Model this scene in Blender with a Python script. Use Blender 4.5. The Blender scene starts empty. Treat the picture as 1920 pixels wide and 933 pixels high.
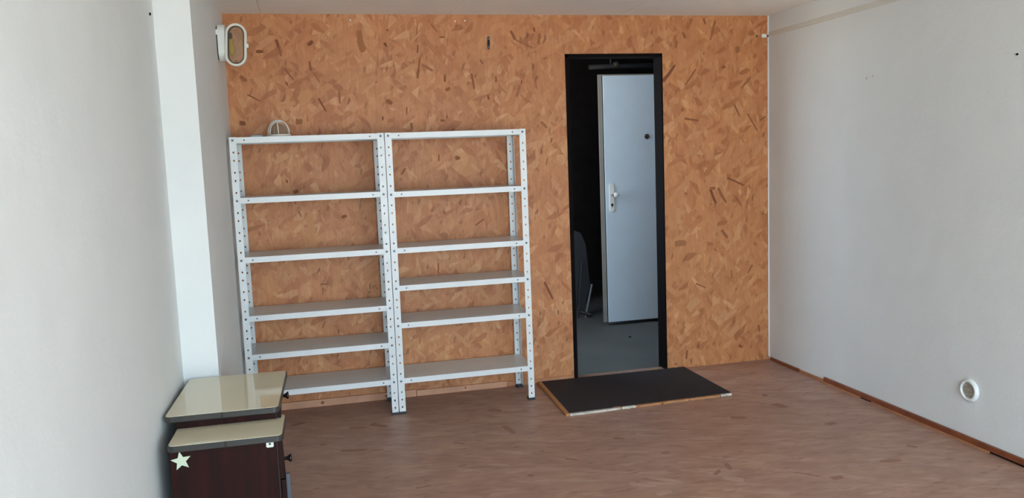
import bpy, bmesh, math, random
from mathutils import Vector, Matrix
random.seed(7)
S = bpy.context.scene
COL = S.collection
PI = math.pi
RAD = math.radians

# ------------------------------------------------------------------ camera
CAM_LOC = Vector((0.423, -4.813, 1.403))
YAW, PITCH, ROLL = 0.2354, 0.11108, -0.03782
fw = Vector((math.sin(YAW)*math.cos(PITCH), math.cos(YAW)*math.cos(PITCH), -math.sin(PITCH)))
rt = Vector((math.cos(YAW), -math.sin(YAW), 0))
up = rt.cross(fw)
rt2 = rt*math.cos(ROLL) + up*math.sin(ROLL)
up2 = -rt*math.sin(ROLL) + up*math.cos(ROLL)
cam = bpy.data.cameras.new('camera')
cam.sensor_width = 36
cam.lens = 1533/1920*36
cam.clip_start = 0.05
camo = bpy.data.objects.new('camera', cam)
mw = Matrix((rt2, up2, -fw)).transposed().to_4x4()
mw.translation = CAM_LOC
camo.matrix_world = mw
COL.objects.link(camo)
S.camera = camo

# ------------------------------------------------------------------ daylight
W = bpy.data.worlds.new('overcast_sky')
S.world = W
W.use_nodes = True
bg = W.node_tree.nodes['Background']
bg.inputs[0].default_value = (0.62, 0.82, 1.0, 1)
bg.inputs[1].default_value = 3.1
# the sun stands behind the house and lights the paving outside
sl = bpy.data.lights.new('sun', 'SUN'); sl.energy = 13; sl.angle = 0.01; sl.color = (1.0, 0.92, 0.80)
so = bpy.data.objects.new('sun', sl); so.location = (0, 6, 8); so.rotation_euler = (-0.62, 0, -0.2)
COL.objects.link(so)
# the wide shop opening behind the camera: light portal for the sky
pl = bpy.data.lights.new('opening_portal', 'AREA')
pl.shape = 'RECTANGLE'; pl.size = 3.4; pl.size_y = 2.2
pl.cycles.is_portal = True
po = bpy.data.objects.new('opening_portal', pl)
po.location = (1.58, -6.35, 1.07); po.rotation_euler = (PI/2, 0, 0)
COL.objects.link(po)
p2 = bpy.data.lights.new('added_window_portal', 'AREA'); p2.shape = 'RECTANGLE'; p2.size = 1.2; p2.size_y = 1.3; p2.cycles.is_portal = True  # portal of the unseen window added to brighten the pale door
po2 = bpy.data.objects.new('added_window_portal', p2); po2.location = (1.09, 0.85, 1.55); po2.rotation_euler = (PI/2, 0, -PI/2)
COL.objects.link(po2)

vs = S.view_settings
S.display_settings.display_device = 'sRGB'
vs.view_transform = 'Standard'; vs.look = 'None'; vs.gamma = 1.0; vs.exposure = 1.74
vs.use_curve_mapping = False

# ------------------------------------------------------------------ helpers
def srgb(r, g, b):
    f = lambda c: (c/255)/12.92 if c/255 <= 0.04045 else ((c/255+0.055)/1.055)**2.4
    return (f(r), f(g), f(b), 1)

def link(name, me, mat=None, parent=None):
    o = bpy.data.objects.new(name, me)
    COL.objects.link(o)
    if mat is not None and hasattr(me, 'materials'):
        if isinstance(mat, (list, tuple)):
            for m in mat: me.materials.append(m)
        else: me.materials.append(mat)
    if parent: o.parent = parent
    return o

def obj(name, bm, mat, parent=None, smooth=False, bevel=0, kind=None, label=None, seg=2):
    bmesh.ops.recalc_face_normals(bm, faces=bm.faces)
    me = bpy.data.meshes.new(name)
    bm.to_mesh(me); bm.free()
    if smooth:
        for p in me.polygons: p.use_smooth = True
    o = link(name, me, mat, parent)
    if bevel:
        md = o.modifiers.new('bevel', 'BEVEL'); md.width = bevel; md.segments = seg
        md.limit_method = 'ANGLE'; md.angle_limit = RAD(40)
    if kind: o['kind'] = kind
    if label: o['label'] = label
    return o

def thing(name, label, cat, loc=(0, 0, 0), rotz=0, group=None):
    o = bpy.data.objects.new(name, None)
    o.empty_display_size = 0.1
    COL.objects.link(o)
    o.location = loc; o.rotation_euler = (0, 0, rotz)
    o['label'] = label; o['category'] = cat
    if group: o['group'] = group
    return o

def tag(o, label, cat, group=None):
    o['label'] = label; o['category'] = cat
    if group: o['group'] = group
    return o

def struct(name, bm, mat, parent=None, **k):
    o = obj(name, bm, mat, parent, **k)
    o['kind'] = 'structure'
    return o

def box(bm, x0, y0, z0, x1, y1, z1):
    vs_ = [bm.verts.new(p) for p in ((x0,y0,z0),(x1,y0,z0),(x1,y1,z0),(x0,y1,z0),(x0,y0,z1),(x1,y0,z1),(x1,y1,z1),(x0,y1,z1))]
    for f in ((0,3,2,1),(4,5,6,7),(0,1,5,4),(1,2,6,5),(2,3,7,6),(3,0,4,7)):
        bm.faces.new([vs_[i] for i in f])
    return bm

def bx(*a):
    return box(bmesh.new(), *a)

def prism(bm, pts, a0, a1, axis='z'):
    """extrude a polygon pts=[(u,v)] between a0 and a1 along axis"""
    def P(u, v, a):
        return {'z': (u, v, a), 'y': (u, a, v), 'x': (a, u, v)}[axis]
    lo = [bm.verts.new(P(u, v, a0)) for u, v in pts]
    hi = [bm.verts.new(P(u, v, a1)) for u, v in pts]
    n = len(pts)
    bm.faces.new(lo[::-1]); bm.faces.new(hi)
    for i in range(n):
        bm.faces.new((lo[i], lo[(i+1) % n], hi[(i+1) % n], hi[i]))
    return bm

def lathe(bm, prof, origin, axis, n=24):
    """revolve profile [(radius, along)] about axis vector"""
    ax = Vector(axis).normalized()
    t = ax.orthogonal().normalized(); b = ax.cross(t)
    o = Vector(origin)
    rings = []
    for r, a in prof:
        if r < 1e-6: rings.append([bm.verts.new(o+ax*a)])
        else: rings.append([bm.verts.new(o+ax*a+(t*math.cos(2*PI*i/n)+b*math.sin(2*PI*i/n))*r) for i in range(n)])
    for p, q in zip(rings, rings[1:]):
        for i in range(n):
            j = (i+1) % n
            if len(p) == 1 and len(q) == 1: continue
            if len(p) == 1: bm.faces.new((p[0], q[i], q[j]))
            elif len(q) == 1: bm.faces.new((p[i], p[j], q[0]))
            else: bm.faces.new((p[i], p[j], q[j], q[i]))
    return bm

def tube(bm, pts, r, n=8, closed=False):
    pts = [Vector(p) for p in pts]
    m = len(pts); rings = []
    prev = None
    for i, p in enumerate(pts):
        if closed: d = pts[(i+1) % m]-pts[i-1]
        else: d = pts[min(i+1, m-1)]-pts[max(i-1, 0)]
        d.normalize()
        t = d.orthogonal().normalized() if prev is None else (prev-d*prev.dot(d)).normalized()
        prev = t; b = d.cross(t)
        rings.append([bm.verts.new(p+(t*math.cos(2*PI*k/n)+b*math.sin(2*PI*k/n))*r) for k in range(n)])
    for i in range(m if closed else m-1):
        p, q = rings[i], rings[(i+1) % m]
        # find best twist for the closing ring
        off = 0
        if closed and i == m-1:
            off = min(range(n), key=lambda s: (p[0].co-q[s].co).length)
        for k in range(n):
            bm.faces.new((p[k], p[(k+1) % n], q[(k+1+off) % n], q[(k+off) % n]))
    if not closed:
        bm.faces.new(rings[0][::-1]); bm.faces.new(rings[-1])
    return bm

def stadium(w, h, n=10):
    """outline of an upright oval w wide, h high, centred on 0,0"""
    r = w/2; c = h/2-r
    o = [(r*math.cos(PI*i/n), c+r*math.sin(PI*i/n)) for i in range(n+1)]
    o += [(r*math.cos(PI+PI*i/n), -c+r*math.sin(PI+PI*i/n)) for i in range(n+1)]
    return o

def rrect(x0, y0, x1, y1, r, n=5):
    o = []
    for cx, cy, a in ((x1-r, y1-r, 0), (x0+r, y1-r, PI/2), (x0+r, y0+r, PI), (x1-r, y0+r, 1.5*PI)):
        for i in range(n+1):
            t = a+PI/2*i/n
            o.append((cx+r*math.cos(t), cy+r*math.sin(t)))
    return o

# ------------------------------------------------------------------ materials
class NB:
    def __init__(self, name):
        self.m = bpy.data.materials.new(name); self.m.use_nodes = True
        self.nt = self.m.node_tree; self.b = self.nt.nodes['Principled BSDF']
    def n(self, t, **k):
        nd = self.nt.nodes.new(t)
        for a, v in k.items(): setattr(nd, a, v)
        return nd
    def l(self, a, b): self.nt.links.new(a, b)
    def pos(self):
        return self.n('ShaderNodeNewGeometry').outputs['Position']
    def math(self, op, a, b=None, clamp=False):
        nd = self.n('ShaderNodeMath', operation=op, use_clamp=clamp)
        for i, v in enumerate((a, b)):
            if v is None: continue
            if isinstance(v, (int, float)): nd.inputs[i].default_value = v
            else: self.l(v, nd.inputs[i])
        return nd.outputs[0]
    def mix(self, f, a, b, mode='MIX'):
        nd = self.n('ShaderNodeMix', data_type='RGBA', blend_type=mode)
        for i, v in ((0, f), (6, a), (7, b)):
            if isinstance(v, (int, float)): nd.inputs[i].default_value = v
            elif isinstance(v, tuple): nd.inputs[i].default_value = v
            else: self.l(v, nd.inputs[i])
        return nd.outputs[2]
    def ramp(self, f, stops, interp='LINEAR'):
        nd = self.n('ShaderNodeValToRGB'); cr = nd.color_ramp; cr.interpolation = interp
        while len(cr.elements) < len(stops): cr.elements.new(0.5)
        for e, (p, c) in zip(cr.elements, stops): e.position = p; e.color = c
        self.l(f, nd.inputs[0]); return nd.outputs[0]
    def noise(self, vec, scale, detail=3, rough=0.5):
        nd = self.n('ShaderNodeTexNoise'); nd.inputs['Scale'].default_value = scale
        nd.inputs['Detail'].default_value = detail; nd.inputs['Roughness'].default_value = rough
        if vec is not None: self.l(vec, nd.inputs['Vector'])
        return nd.outputs['Fac']
    def bump(self, h, strength, dist):
        nd = self.n('ShaderNodeBump'); nd.inputs['Strength'].default_value = strength
        nd.inputs['Distance'].default_value = dist
        self.l(h, nd.inputs['Height']); self.l(nd.outputs[0], self.b.inputs['Normal'])

def plain(name, col, rough=0.5, metal=0.0, var=0.06, scale=8, bump=0.0, bscale=200, spec=None, var2=None):
    b = NB(name)
    p = b.pos()
    f = b.noise(p, scale, 4)
    c0 = tuple(max(0, c*(1-var)) for c in col[:3])+(1,)
    c1 = tuple(min(1, c*(1+var)) for c in col[:3])+(1,)
    b.l(b.ramp(f, [(0.3, c0), (0.7, c1)]), b.b.inputs['Base Color'])
    b.b.inputs['Roughness'].default_value = rough
    b.b.inputs['Metallic'].default_value = metal
    if spec is not None: b.b.inputs['Specular IOR Level'].default_value = spec
    if bump: b.bump(b.noise(p, bscale, 3), bump, 0.002)
    return b.m

def osb(name, plane, pal, angles, sw, sl, rough, bumps, dark, tint, spec=0.4, grainamp=0.2):
    """oriented strand board: stacked layers of long cells, each layer turned another way"""
    b = NB(name)
    sep = b.n('ShaderNodeSeparateXYZ'); b.l(b.pos(), sep.inputs[0])
    cmb = b.n('ShaderNodeCombineXYZ')
    i0, i1 = {'xz': (0, 2), 'yx': (1, 0)}[plane]
    b.l(sep.outputs[i0], cmb.inputs[0]); b.l(sep.outputs[i1], cmb.inputs[1])
    base = cmb.outputs[0]
    # waviness
    nz = b.n('ShaderNodeTexNoise'); nz.inputs['Scale'].default_value = 14; nz.inputs['Detail'].default_value = 3
    b.l(base, nz.inputs['Vector'])
    vm = b.n('ShaderNodeVectorMath', operation='SCALE'); vm.inputs[3].default_value = 0.012
    sb = b.n('ShaderNodeVectorMath', operation='SUBTRACT'); sb.inputs[1].default_value = (0.5, 0.5, 0.5)
    b.l(nz.outputs['Color'], sb.inputs[0]); b.l(sb.outputs[0], vm.inputs[0])
    ad = b.n('ShaderNodeVectorMath', operation='ADD'); b.l(base, ad.inputs[0]); b.l(vm.outputs[0], ad.inputs[1])
    wavy = ad.outputs[0]
    col = None; hgt = None
    for i, ang in enumerate(angles):
        mp0 = b.n('ShaderNodeMapping', vector_type='POINT')
        mp0.inputs['Rotation'].default_value = (0, 0, RAD(ang)); mp0.inputs['Location'].default_value = (3.1*i+0.37, 1.7*i, 0)
        b.l(wavy, mp0.inputs['Vector'])
        mp = b.n('ShaderNodeMapping', vector_type='POINT'); mp.inputs['Scale'].default_value = (1/sw, 1/sl, 1)
        b.l(mp0.outputs[0], mp.inputs['Vector'])
        vo = b.n('ShaderNodeTexVoronoi', voronoi_dimensions='2D', feature='SMOOTH_F1'); vo.inputs['Scale'].default_value = 1
        vo.inputs['Randomness'].default_value = 1; vo.inputs['Smoothness'].default_value = 0.3
        b.l(mp.outputs[0], vo.inputs['Vector'])
        s3 = b.n('ShaderNodeSeparateColor'); b.l(vo.outputs['Color'], s3.inputs[0])
        c = b.ramp(s3.outputs[0], pal)
        mg = b.n('ShaderNodeMapping', vector_type='POINT'); mg.inputs['Scale'].default_value = (1/0.004, 1/0.07, 1)
        b.l(mp0.outputs[0], mg.inputs['Vector'])
        gr = b.noise(mg.outputs[0], 1, 3, 0.6)
        g = b.math('ADD', b.math('MULTIPLY', gr, grainamp), 1-grainamp/2)
        cg = b.n('ShaderNodeCombineColor')
        for k in range(3): b.l(g, cg.inputs[k])
        c = b.mix(1.0, c, cg.outputs[0], 'MULTIPLY')
        h = b.math('ADD', s3.outputs[1], b.math('MULTIPLY', vo.outputs['Distance'], -0.5))
        if col is None: col, hgt = c, h
        else:
            sel = b.math('MULTIPLY', b.math('SUBTRACT', s3.outputs[2], 0.52), 4, True)
            col = b.mix(sel, col, c)
            hm = b.n('ShaderNodeMix', data_type='FLOAT'); b.l(sel, hm.inputs[0]); b.l(hgt, hm.inputs[2]); b.l(h, hm.inputs[3])
            hgt = hm.outputs[0]
    # scattered dark bark strands
    mp0 = b.n('ShaderNodeMapping'); mp0.inputs['Rotation'].default_value = (0, 0, RAD(angles[0]+9)); b.l(wavy, mp0.inputs['Vector'])
    mp = b.n('ShaderNodeMapping'); mp.inputs['Scale'].default_value = (1/0.011, 1/0.034, 1); b.l(mp0.outputs[0], mp.inputs['Vector'])
    vo = b.n('ShaderNodeTexVoronoi', voronoi_dimensions='2D'); vo.inputs['Scale'].default_value = 1; b.l(mp.outputs[0], vo.inputs['Vector'])
    s3 = b.n('ShaderNodeSeparateColor'); b.l(vo.outputs['Color'], s3.inputs[0])
    sel = b.math('MULTIPLY', b.math('SUBTRACT', s3.outputs[0], 0.955), 30, True)
    sel = b.math('MULTIPLY', sel, b.math('MULTIPLY', s3.outputs[1], 0.75))
    col = b.mix(sel, col, dark)
    # softer tone patches: pinkish and ochre drift, and long streaks
    mh = b.n('ShaderNodeMapping'); mh.inputs['Scale'].default_value = (9, 4.5, 1); b.l(base, mh.inputs['Vector'])
    hue = b.noise(mh.outputs[0], 1, 3, 0.6)
    col = b.mix(0.55 if plane == 'xz' else 0.9, col, b.ramp(hue, [(0.3, (0.80, 0.74, 0.74, 1)), (0.5, (0.97, 0.97, 0.97, 1)), (0.7, (1.10, 1.14, 1.06, 1))]), 'MULTIPLY')
    ms = b.n('ShaderNodeMapping'); ms.inputs['Scale'].default_value = (70, 9, 1); ms.inputs['Rotation'].default_value = (0, 0, 0.1); b.l(wavy, ms.inputs['Vector'])
    stk = b.noise(ms.outputs[0], 1, 4, 0.65)
    col = b.mix(0.5, col, b.ramp(stk, [(0.32, (0.78, 0.74, 0.70, 1)), (0.5, (0.97, 0.97, 0.97, 1)), (0.68, (1.15, 1.17, 1.2, 1))]), 'MULTIPLY')
    # broad tone drift of the board itself
    big = b.noise(base, 1.1, 2)
    col = b.mix(b.math('MULTIPLY', big, tint[0]), col, tint[1])
    b.l(col, b.b.inputs['Base Color'])
    b.b.inputs['Roughness'].default_value = rough
    b.b.inputs['Specular IOR Level'].default_value = spec
    b.bump(hgt, bumps, 0.0012)
    return b.m

M = {}
M['osb_wall'] = osb('osb_wall', 'xz',
    [(0.0, srgb(164,98,58)), (0.2, srgb(185,118,73)), (0.5, srgb(193,127,81)), (0.8, srgb(197,134,87)), (1.0, srgb(210,154,108))],
    [5, -18, 28, -42, 60], 0.029, 0.09, 0.5, 0.2, srgb(122,68,40), (0.25, srgb(183,124,76)), 0.35, 0.16)
M['osb_floor'] = osb('osb_floor', 'yx',
    [(0.0, srgb(158,120,104)), (0.3, srgb(169,131,114)), (0.6, srgb(173,136,119)), (0.85, srgb(177,140,123)), (1.0, srgb(186,154,138))],
    [-8, -20, 4, -14, -28], 0.024, 0.14, 0.45, 0.07, srgb(118,78,66), (0.4, srgb(172,134,117)), 0.4, 0.12)

def strand_material(name, c_soft, c_hard):
    b = NB(name)
    at = b.n('ShaderNodeAttribute', attribute_name='shade')
    gr = b.noise(b.pos(), 120, 2)
    c = b.mix(at.outputs['Fac'], c_soft, c_hard)
    c = b.mix(b.math('MULTIPLY', gr, 0.25), c, c_soft)
    b.l(c, b.b.inputs['Base Color']); b.b.inputs['Roughness'].default_value = 0.7; b.b.inputs['Specular IOR Level'].default_value = 0.2
    return b.m
M['strand_dark'] = strand_material('strand_dark', srgb(168,112,74), srgb(104,54,32))
M['strand_light'] = strand_material('strand_light', srgb(192,136,92), srgb(196,144,100))
M['floor_strand_dark'] = strand_material('floor_strand_dark', srgb(163,125,107), srgb(108,70,58))
M['floor_strand_light'] = strand_material('floor_strand_light', srgb(182,148,130), srgb(182,148,130))

def wallpaint(name, col, amp=0.05):
    b = NB(name)
    p = b.pos()
    f = b.noise(p, 1.6, 5, 0.6)
    c0 = tuple(c*(1-amp) for c in col[:3])+(1,); c1 = tuple(min(1, c*(1+amp)) for c in col[:3])+(1,)
    c = b.ramp(f, [(0.3, c0), (0.7, c1)])
    b.l(c, b.b.inputs['Base Color'])
    b.b.inputs['Roughness'].default_value = 0.8; b.b.inputs['Specular IOR Level'].default_value = 0.25
    h = b.math('ADD', b.math('MULTIPLY', b.noise(p, 6, 4), 1.0), b.math('MULTIPLY', b.noise(p, 90, 3), 0.12))
    b.bump(h, 0.25, 0.02)
    return b.m
M['wall_white'] = wallpaint('wall_white', srgb(224,225,222), 0.03)
M['ceiling_white'] = wallpaint('ceiling_white', srgb(246,243,238), 0.02)
M['shelf_white'] = plain('shelf_white', srgb(220,222,220), 0.32, var=0.03)
M['bolt'] = plain('bolt', srgb(105,108,112), 0.45, 0.6)
M['black_plastic'] = plain('black_plastic', srgb(26,26,28), 0.5)
M['frame_dark'] = plain('frame_dark', srgb(16,9,9), 0.8, var=0.15, scale=20, spec=0.1)
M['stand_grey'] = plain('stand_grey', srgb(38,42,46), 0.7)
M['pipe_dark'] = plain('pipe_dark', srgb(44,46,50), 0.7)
M['leg_grey'] = plain('leg_grey', srgb(104,112,118), 0.5)
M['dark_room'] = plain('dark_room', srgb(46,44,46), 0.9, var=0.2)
M['concrete'] = plain('concrete', srgb(98,99,97), 0.8, var=0.1, scale=3, bump=0.2)
M['door_white'] = plain('door_white', srgb(204,224,238), 0.5, var=0.02)
M['door_edge'] = plain('door_edge', srgb(140,138,130), 0.6, var=0.06)
M['plastic_white'] = plain('plastic_white', srgb(228,230,224), 0.4, var=0.02)
M['cream_enamel'] = plain('cream_enamel', srgb(222,217,206), 0.4, var=0.04)
M['rust_board'] = plain('rust_board', srgb(132,70,42), 0.5, var=0.2, scale=14)
M['pale_batten'] = plain('pale_batten', srgb(176,118,78), 0.6, var=0.2, scale=12)
M['plinth'] = plain('plinth', srgb(196,142,108), 0.6, var=0.14, scale=9)
M['mat'] = plain('mat', srgb(38,31,33), 0.9, var=0.12, scale=40, bump=0.6, bscale=400)
M['mat_ply'] = plain('mat_ply', srgb(178,124,78), 0.6, var=0.15, scale=25)
M['mat_backing'] = plain('mat_backing', srgb(200,190,176), 0.9, var=0.25, scale=40)
M['mahogany'] = None
def wood(name, c0, c1, rough, sc=(30, 30, 2.0)):
    b = NB(name); mp = b.n('ShaderNodeMapping'); mp.inputs['Scale'].default_value = sc
    b.l(b.pos(), mp.inputs['Vector'])
    f = b.noise(mp.outputs[0], 1, 5, 0.6)
    b.l(b.ramp(f, [(0.3, c0), (0.7, c1)]), b.b.inputs['Base Color']); b.b.inputs['Roughness'].default_value = rough
    return b.m
M['mahogany'] = wood('mahogany', srgb(27,9,6), srgb(48,15,9), 0.6)
M['mahogany'].node_tree.nodes['Principled BSDF'].inputs['Specular IOR Level'].default_value = 0.15
M['laminate'] = plain('laminate', srgb(214,202,172), 0.05, var=0.02, spec=0.65)
M['edge_band'] = plain('edge_band', srgb(52,50,46), 0.35)
M['knob'] = plain('knob', srgb(30,20,18), 0.35)
M['glow_sticker'] = plain('glow_sticker', srgb(200,208,180), 0.6, var=0.02)
M['sticker_white'] = plain('sticker_white', srgb(222,222,206), 0.6, var=0.02)
M['ink'] = plain('ink', srgb(40,60,56), 0.6)
M['grey_metal'] = plain('grey_metal', srgb(150,155,160), 0.4, 0.3)
M['grille'] = plain('grille', srgb(176,166,150), 0.6, var=0.08)
M['filler'] = plain('filler', srgb(186,182,174), 0.8)
M['vent_shadow'] = plain('vent_shade', srgb(122,114,102), 0.8)  # darker tone painted in as the shade behind the vent slats
M['rubber'] = plain('rubber', srgb(70,62,52), 0.6)
M['edge_glint_grey'] = plain('edge_glint_grey', srgb(84,90,100), 0.5)
M['brass'] = plain('brass', srgb(190,160,90), 0.35, 0.8)
M['foam'] = plain('foam', srgb(190,160,90), 0.9, var=0.2, scale=60)
M['ledge'] = wallpaint('ledge_paint', srgb(216,211,200), 0.03)
M['paving'] = plain('paving', srgb(176,170,160), 0.9, var=0.1, scale=2)

def glass(name, col, alpha, rough=0.05):
    b = NB(name)
    tr = b.n('ShaderNodeBsdfTransparent'); tr.inputs[0].default_value = (1, 1, 1, 1)
    b.b.inputs['Base Color'].default_value = col; b.b.inputs['Roughness'].default_value = rough
    f = b.noise(b.pos(), 30, 2)
    mx = b.n('ShaderNodeMixShader')
    b.l(b.math('ADD', b.math('MULTIPLY', f, 0.05), alpha-0.025), mx.inputs[0])
    b.l(tr.outputs[0], mx.inputs[1]); b.l(b.b.outputs[0], mx.inputs[2])
    b.l(mx.outputs[0], b.nt.nodes['Material Output'].inputs['Surface'])
    return b.m
M['lamp_glass'] = glass('lamp_glass', srgb(150,142,122), 0.35)
M['bulb_glass'] = glass('bulb_glass', srgb(226,180,60), 0.8)
M['cage_glass'] = glass('cage_glass', srgb(140,134,120), 0.32, 0.3)

DARK_STRANDS = [(0.164, 2.038, 0.204, 2.038, 0.0232, 0.8), (0.277, 2.104, 0.288, 2.052, 0.0174, 0.9), (0.288, 2.058, 0.299, 2.011, 0.0145, 0.6), (0.445, 2.074, 
0.475, 2.092, 0.0261, 0.9), (0.309, 1.947, 0.357, 1.878, 0.0116, 0.6), (0.313, 1.873, 0.323, 1.849, 0.0116, 0.8), (0.071, 1.906, 0.105, 1.879, 0.0232, 0.5), 
(0.103, 1.806, 0.168, 1.767, 0.0116, 0.7), (0.448, 1.983, 0.453, 1.93, 0.0145, 0.7), (0.464, 1.921, 0.499, 1.867, 0.0116, 0.4), (0.485, 1.779, 0.524, 1.703, 
0.0116, 0.8), (0.603, 1.821, 0.601, 1.743, 0.0174, 0.3), (0.732, 2.153, 0.746, 2.031, 0.0464, 0.15), (0.892, 2.159, 0.895, 2.147, 0.0145, 0.8), (0.873, 2.084, 
0.884, 2.06, 0.0174, 0.9), (0.864, 1.759, 0.9, 1.74, 0.0261, 0.6), (0.841, 1.668, 0.84, 1.644, 0.0116, 0.8), (0.05, 1.65, 0.083, 1.649, 0.029, 0.8), (0.354, 
1.651, 0.389, 1.65, 0.0377, 0.3), (1.068, 2.195, 1.059, 2.126, 0.0072, 0.7), (1.062, 2.071, 1.06, 2.023, 0.0087, 0.9), (1.071, 1.999, 1.061, 1.932, 0.0116, 
0.6), (1.062, 1.938, 1.052, 1.88, 0.0174, 0.6), (1.145, 2.189, 1.184, 2.141, 0.0087, 0.5), (1.192, 2.113, 1.223, 2.116, 0.0116, 0.6), (1.084, 1.959, 1.145, 
1.922, 0.0174, 0.3), (1.213, 1.9, 1.211, 1.857, 0.0174, 0.7), (1.215, 1.807, 1.241, 1.825, 0.0203, 0.6), (1.372, 1.904, 1.384, 1.811, 0.0174, 0.5), (1.426, 
1.983, 1.445, 1.959, 0.0116, 0.6), (1.466, 1.778, 1.471, 1.75, 0.0145, 0.8), (1.617, 2.149, 1.648, 2.097, 0.0203, 0.6), (1.648, 2.097, 1.758, 2.046, 0.0087, 
0.4), (1.762, 2.168, 1.768, 2.143, 0.0145, 0.8), (1.797, 2.134, 1.789, 2.071, 0.0232, 0.3), (1.519, 1.886, 1.518, 1.849, 0.0145, 0.5), (1.675, 1.859, 1.674, 
1.837, 0.0116, 0.8), (1.664, 1.831, 1.642, 1.762, 0.0174, 0.3), (1.175, 1.635, 1.2, 1.635, 0.0174, 0.6), (1.235, 1.568, 1.255, 1.586, 0.0145, 0.7), (1.002, 
1.627, 1.006, 1.587, 0.0145, 0.5), (0.982, 1.717, 0.98, 1.674, 0.0087, 0.6), (1.751, 1.955, 1.75, 1.921, 0.0145, 0.5), (1.812, 1.983, 1.839, 1.992, 0.0116, 
0.4), (1.786, 1.613, 1.825, 1.574, 0.0203, 0.3), (2.586, 1.839, 2.671, 1.94, 0.0267, 0.85), (2.684, 2.087, 2.676, 2.041, 0.0133, 0.5), (2.724, 2.142, 2.742, 
2.103, 0.02, 0.5), (2.948, 2.214, 2.913, 2.092, 0.0167, 0.35), (2.737, 1.814, 2.812, 1.915, 0.0117, 0.6), (2.989, 1.916, 3.015, 1.929, 0.02, 0.6), (2.731, 
1.608, 2.826, 1.592, 0.0167, 0.7), (3.02, 1.223, 3.145, 1.166, 0.0117, 0.8), (3.167, 1.628, 3.242, 1.513, 0.0133, 0.5), (3.126, 1.787, 3.195, 1.86, 0.0167, 
0.4), (3.098, 2.052, 3.102, 2.009, 0.03, 0.35), (3.073, 1.691, 3.114, 1.609, 0.0133, 0.5), (3.258, 1.581, 3.3, 1.607, 0.0133, 0.5), (2.899, 1.16, 2.936, 1.158, 
0.03, 0.5), (2.867, 2.227, 2.881, 2.188, 0.0133, 0.6), (2.902, 1.156, 2.939, 1.058, 0.0233, 0.95), (2.955, 1.161, 3.011, 1.062, 0.0267, 0.5), (3.079, 1.103, 
3.121, 1.035, 0.0133, 0.5), (2.979, 0.887, 3.02, 0.832, 0.0267, 0.5), (3.199, 0.645, 3.164, 0.591, 0.0133, 0.5), (2.793, 0.55, 2.861, 0.517, 0.0117, 0.6), 
(2.727, 0.116, 2.718, 0.056, 0.0167, 0.6), (3.095, 0.114, 3.122, 0.097, 0.0233, 0.8), (3.24, 0.238, 3.248, 0.19, 0.0133, 0.7), (2.635, 0.032, 2.65, 0.031, 
0.0133, 0.7), (2.648, 0.82, 2.73, 0.815, 0.0433, 0.15), (3.045, 0.624, 3.048, 0.564, 0.0133, 0.3), (1.776, 0.635, 1.827, 0.521, 0.0159, 0.8), (1.779, 0.916, 
1.785, 0.909, 0.0087, 0.9), (1.784, 1.45, 1.782, 1.417, 0.0145, 0.5), (1.853, 1.515, 1.845, 1.483, 0.0116, 0.5), (1.859, 0.451, 1.858, 0.421, 0.0116, 0.6), 
(0.316, 1.253, 0.343, 1.264, 0.0203, 0.8), (0.28, 1.327, 0.285, 1.309, 0.0116, 0.8), (0.574, 1.096, 0.602, 1.107, 0.0232, 0.7), (0.336, 1.149, 0.348, 1.111, 
0.0101, 0.5), (0.431, 0.717, 0.467, 0.718, 0.0116, 0.6), (0.442, 0.701, 0.439, 0.654, 0.0087, 0.4), (0.517, 0.446, 0.516, 0.42, 0.0087, 0.8), (0.444, 0.499, 
0.427, 0.46, 0.0087, 0.7), (0.955, 1.366, 0.928, 1.327, 0.0116, 0.7), (1.156, 1.44, 1.154, 1.399, 0.0116, 0.6), (1.251, 1.414, 1.283, 1.413, 0.0261, 0.5), 
(1.169, 1.099, 1.178, 1.086, 0.0116, 0.8), (1.358, 1.006, 1.412, 1.044, 0.0116, 0.6), (1.122, 0.798, 1.119, 0.728, 0.0116, 0.45), (2.927, 1.373, 2.98, 1.385, 
0.0133, 0.2)]
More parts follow.
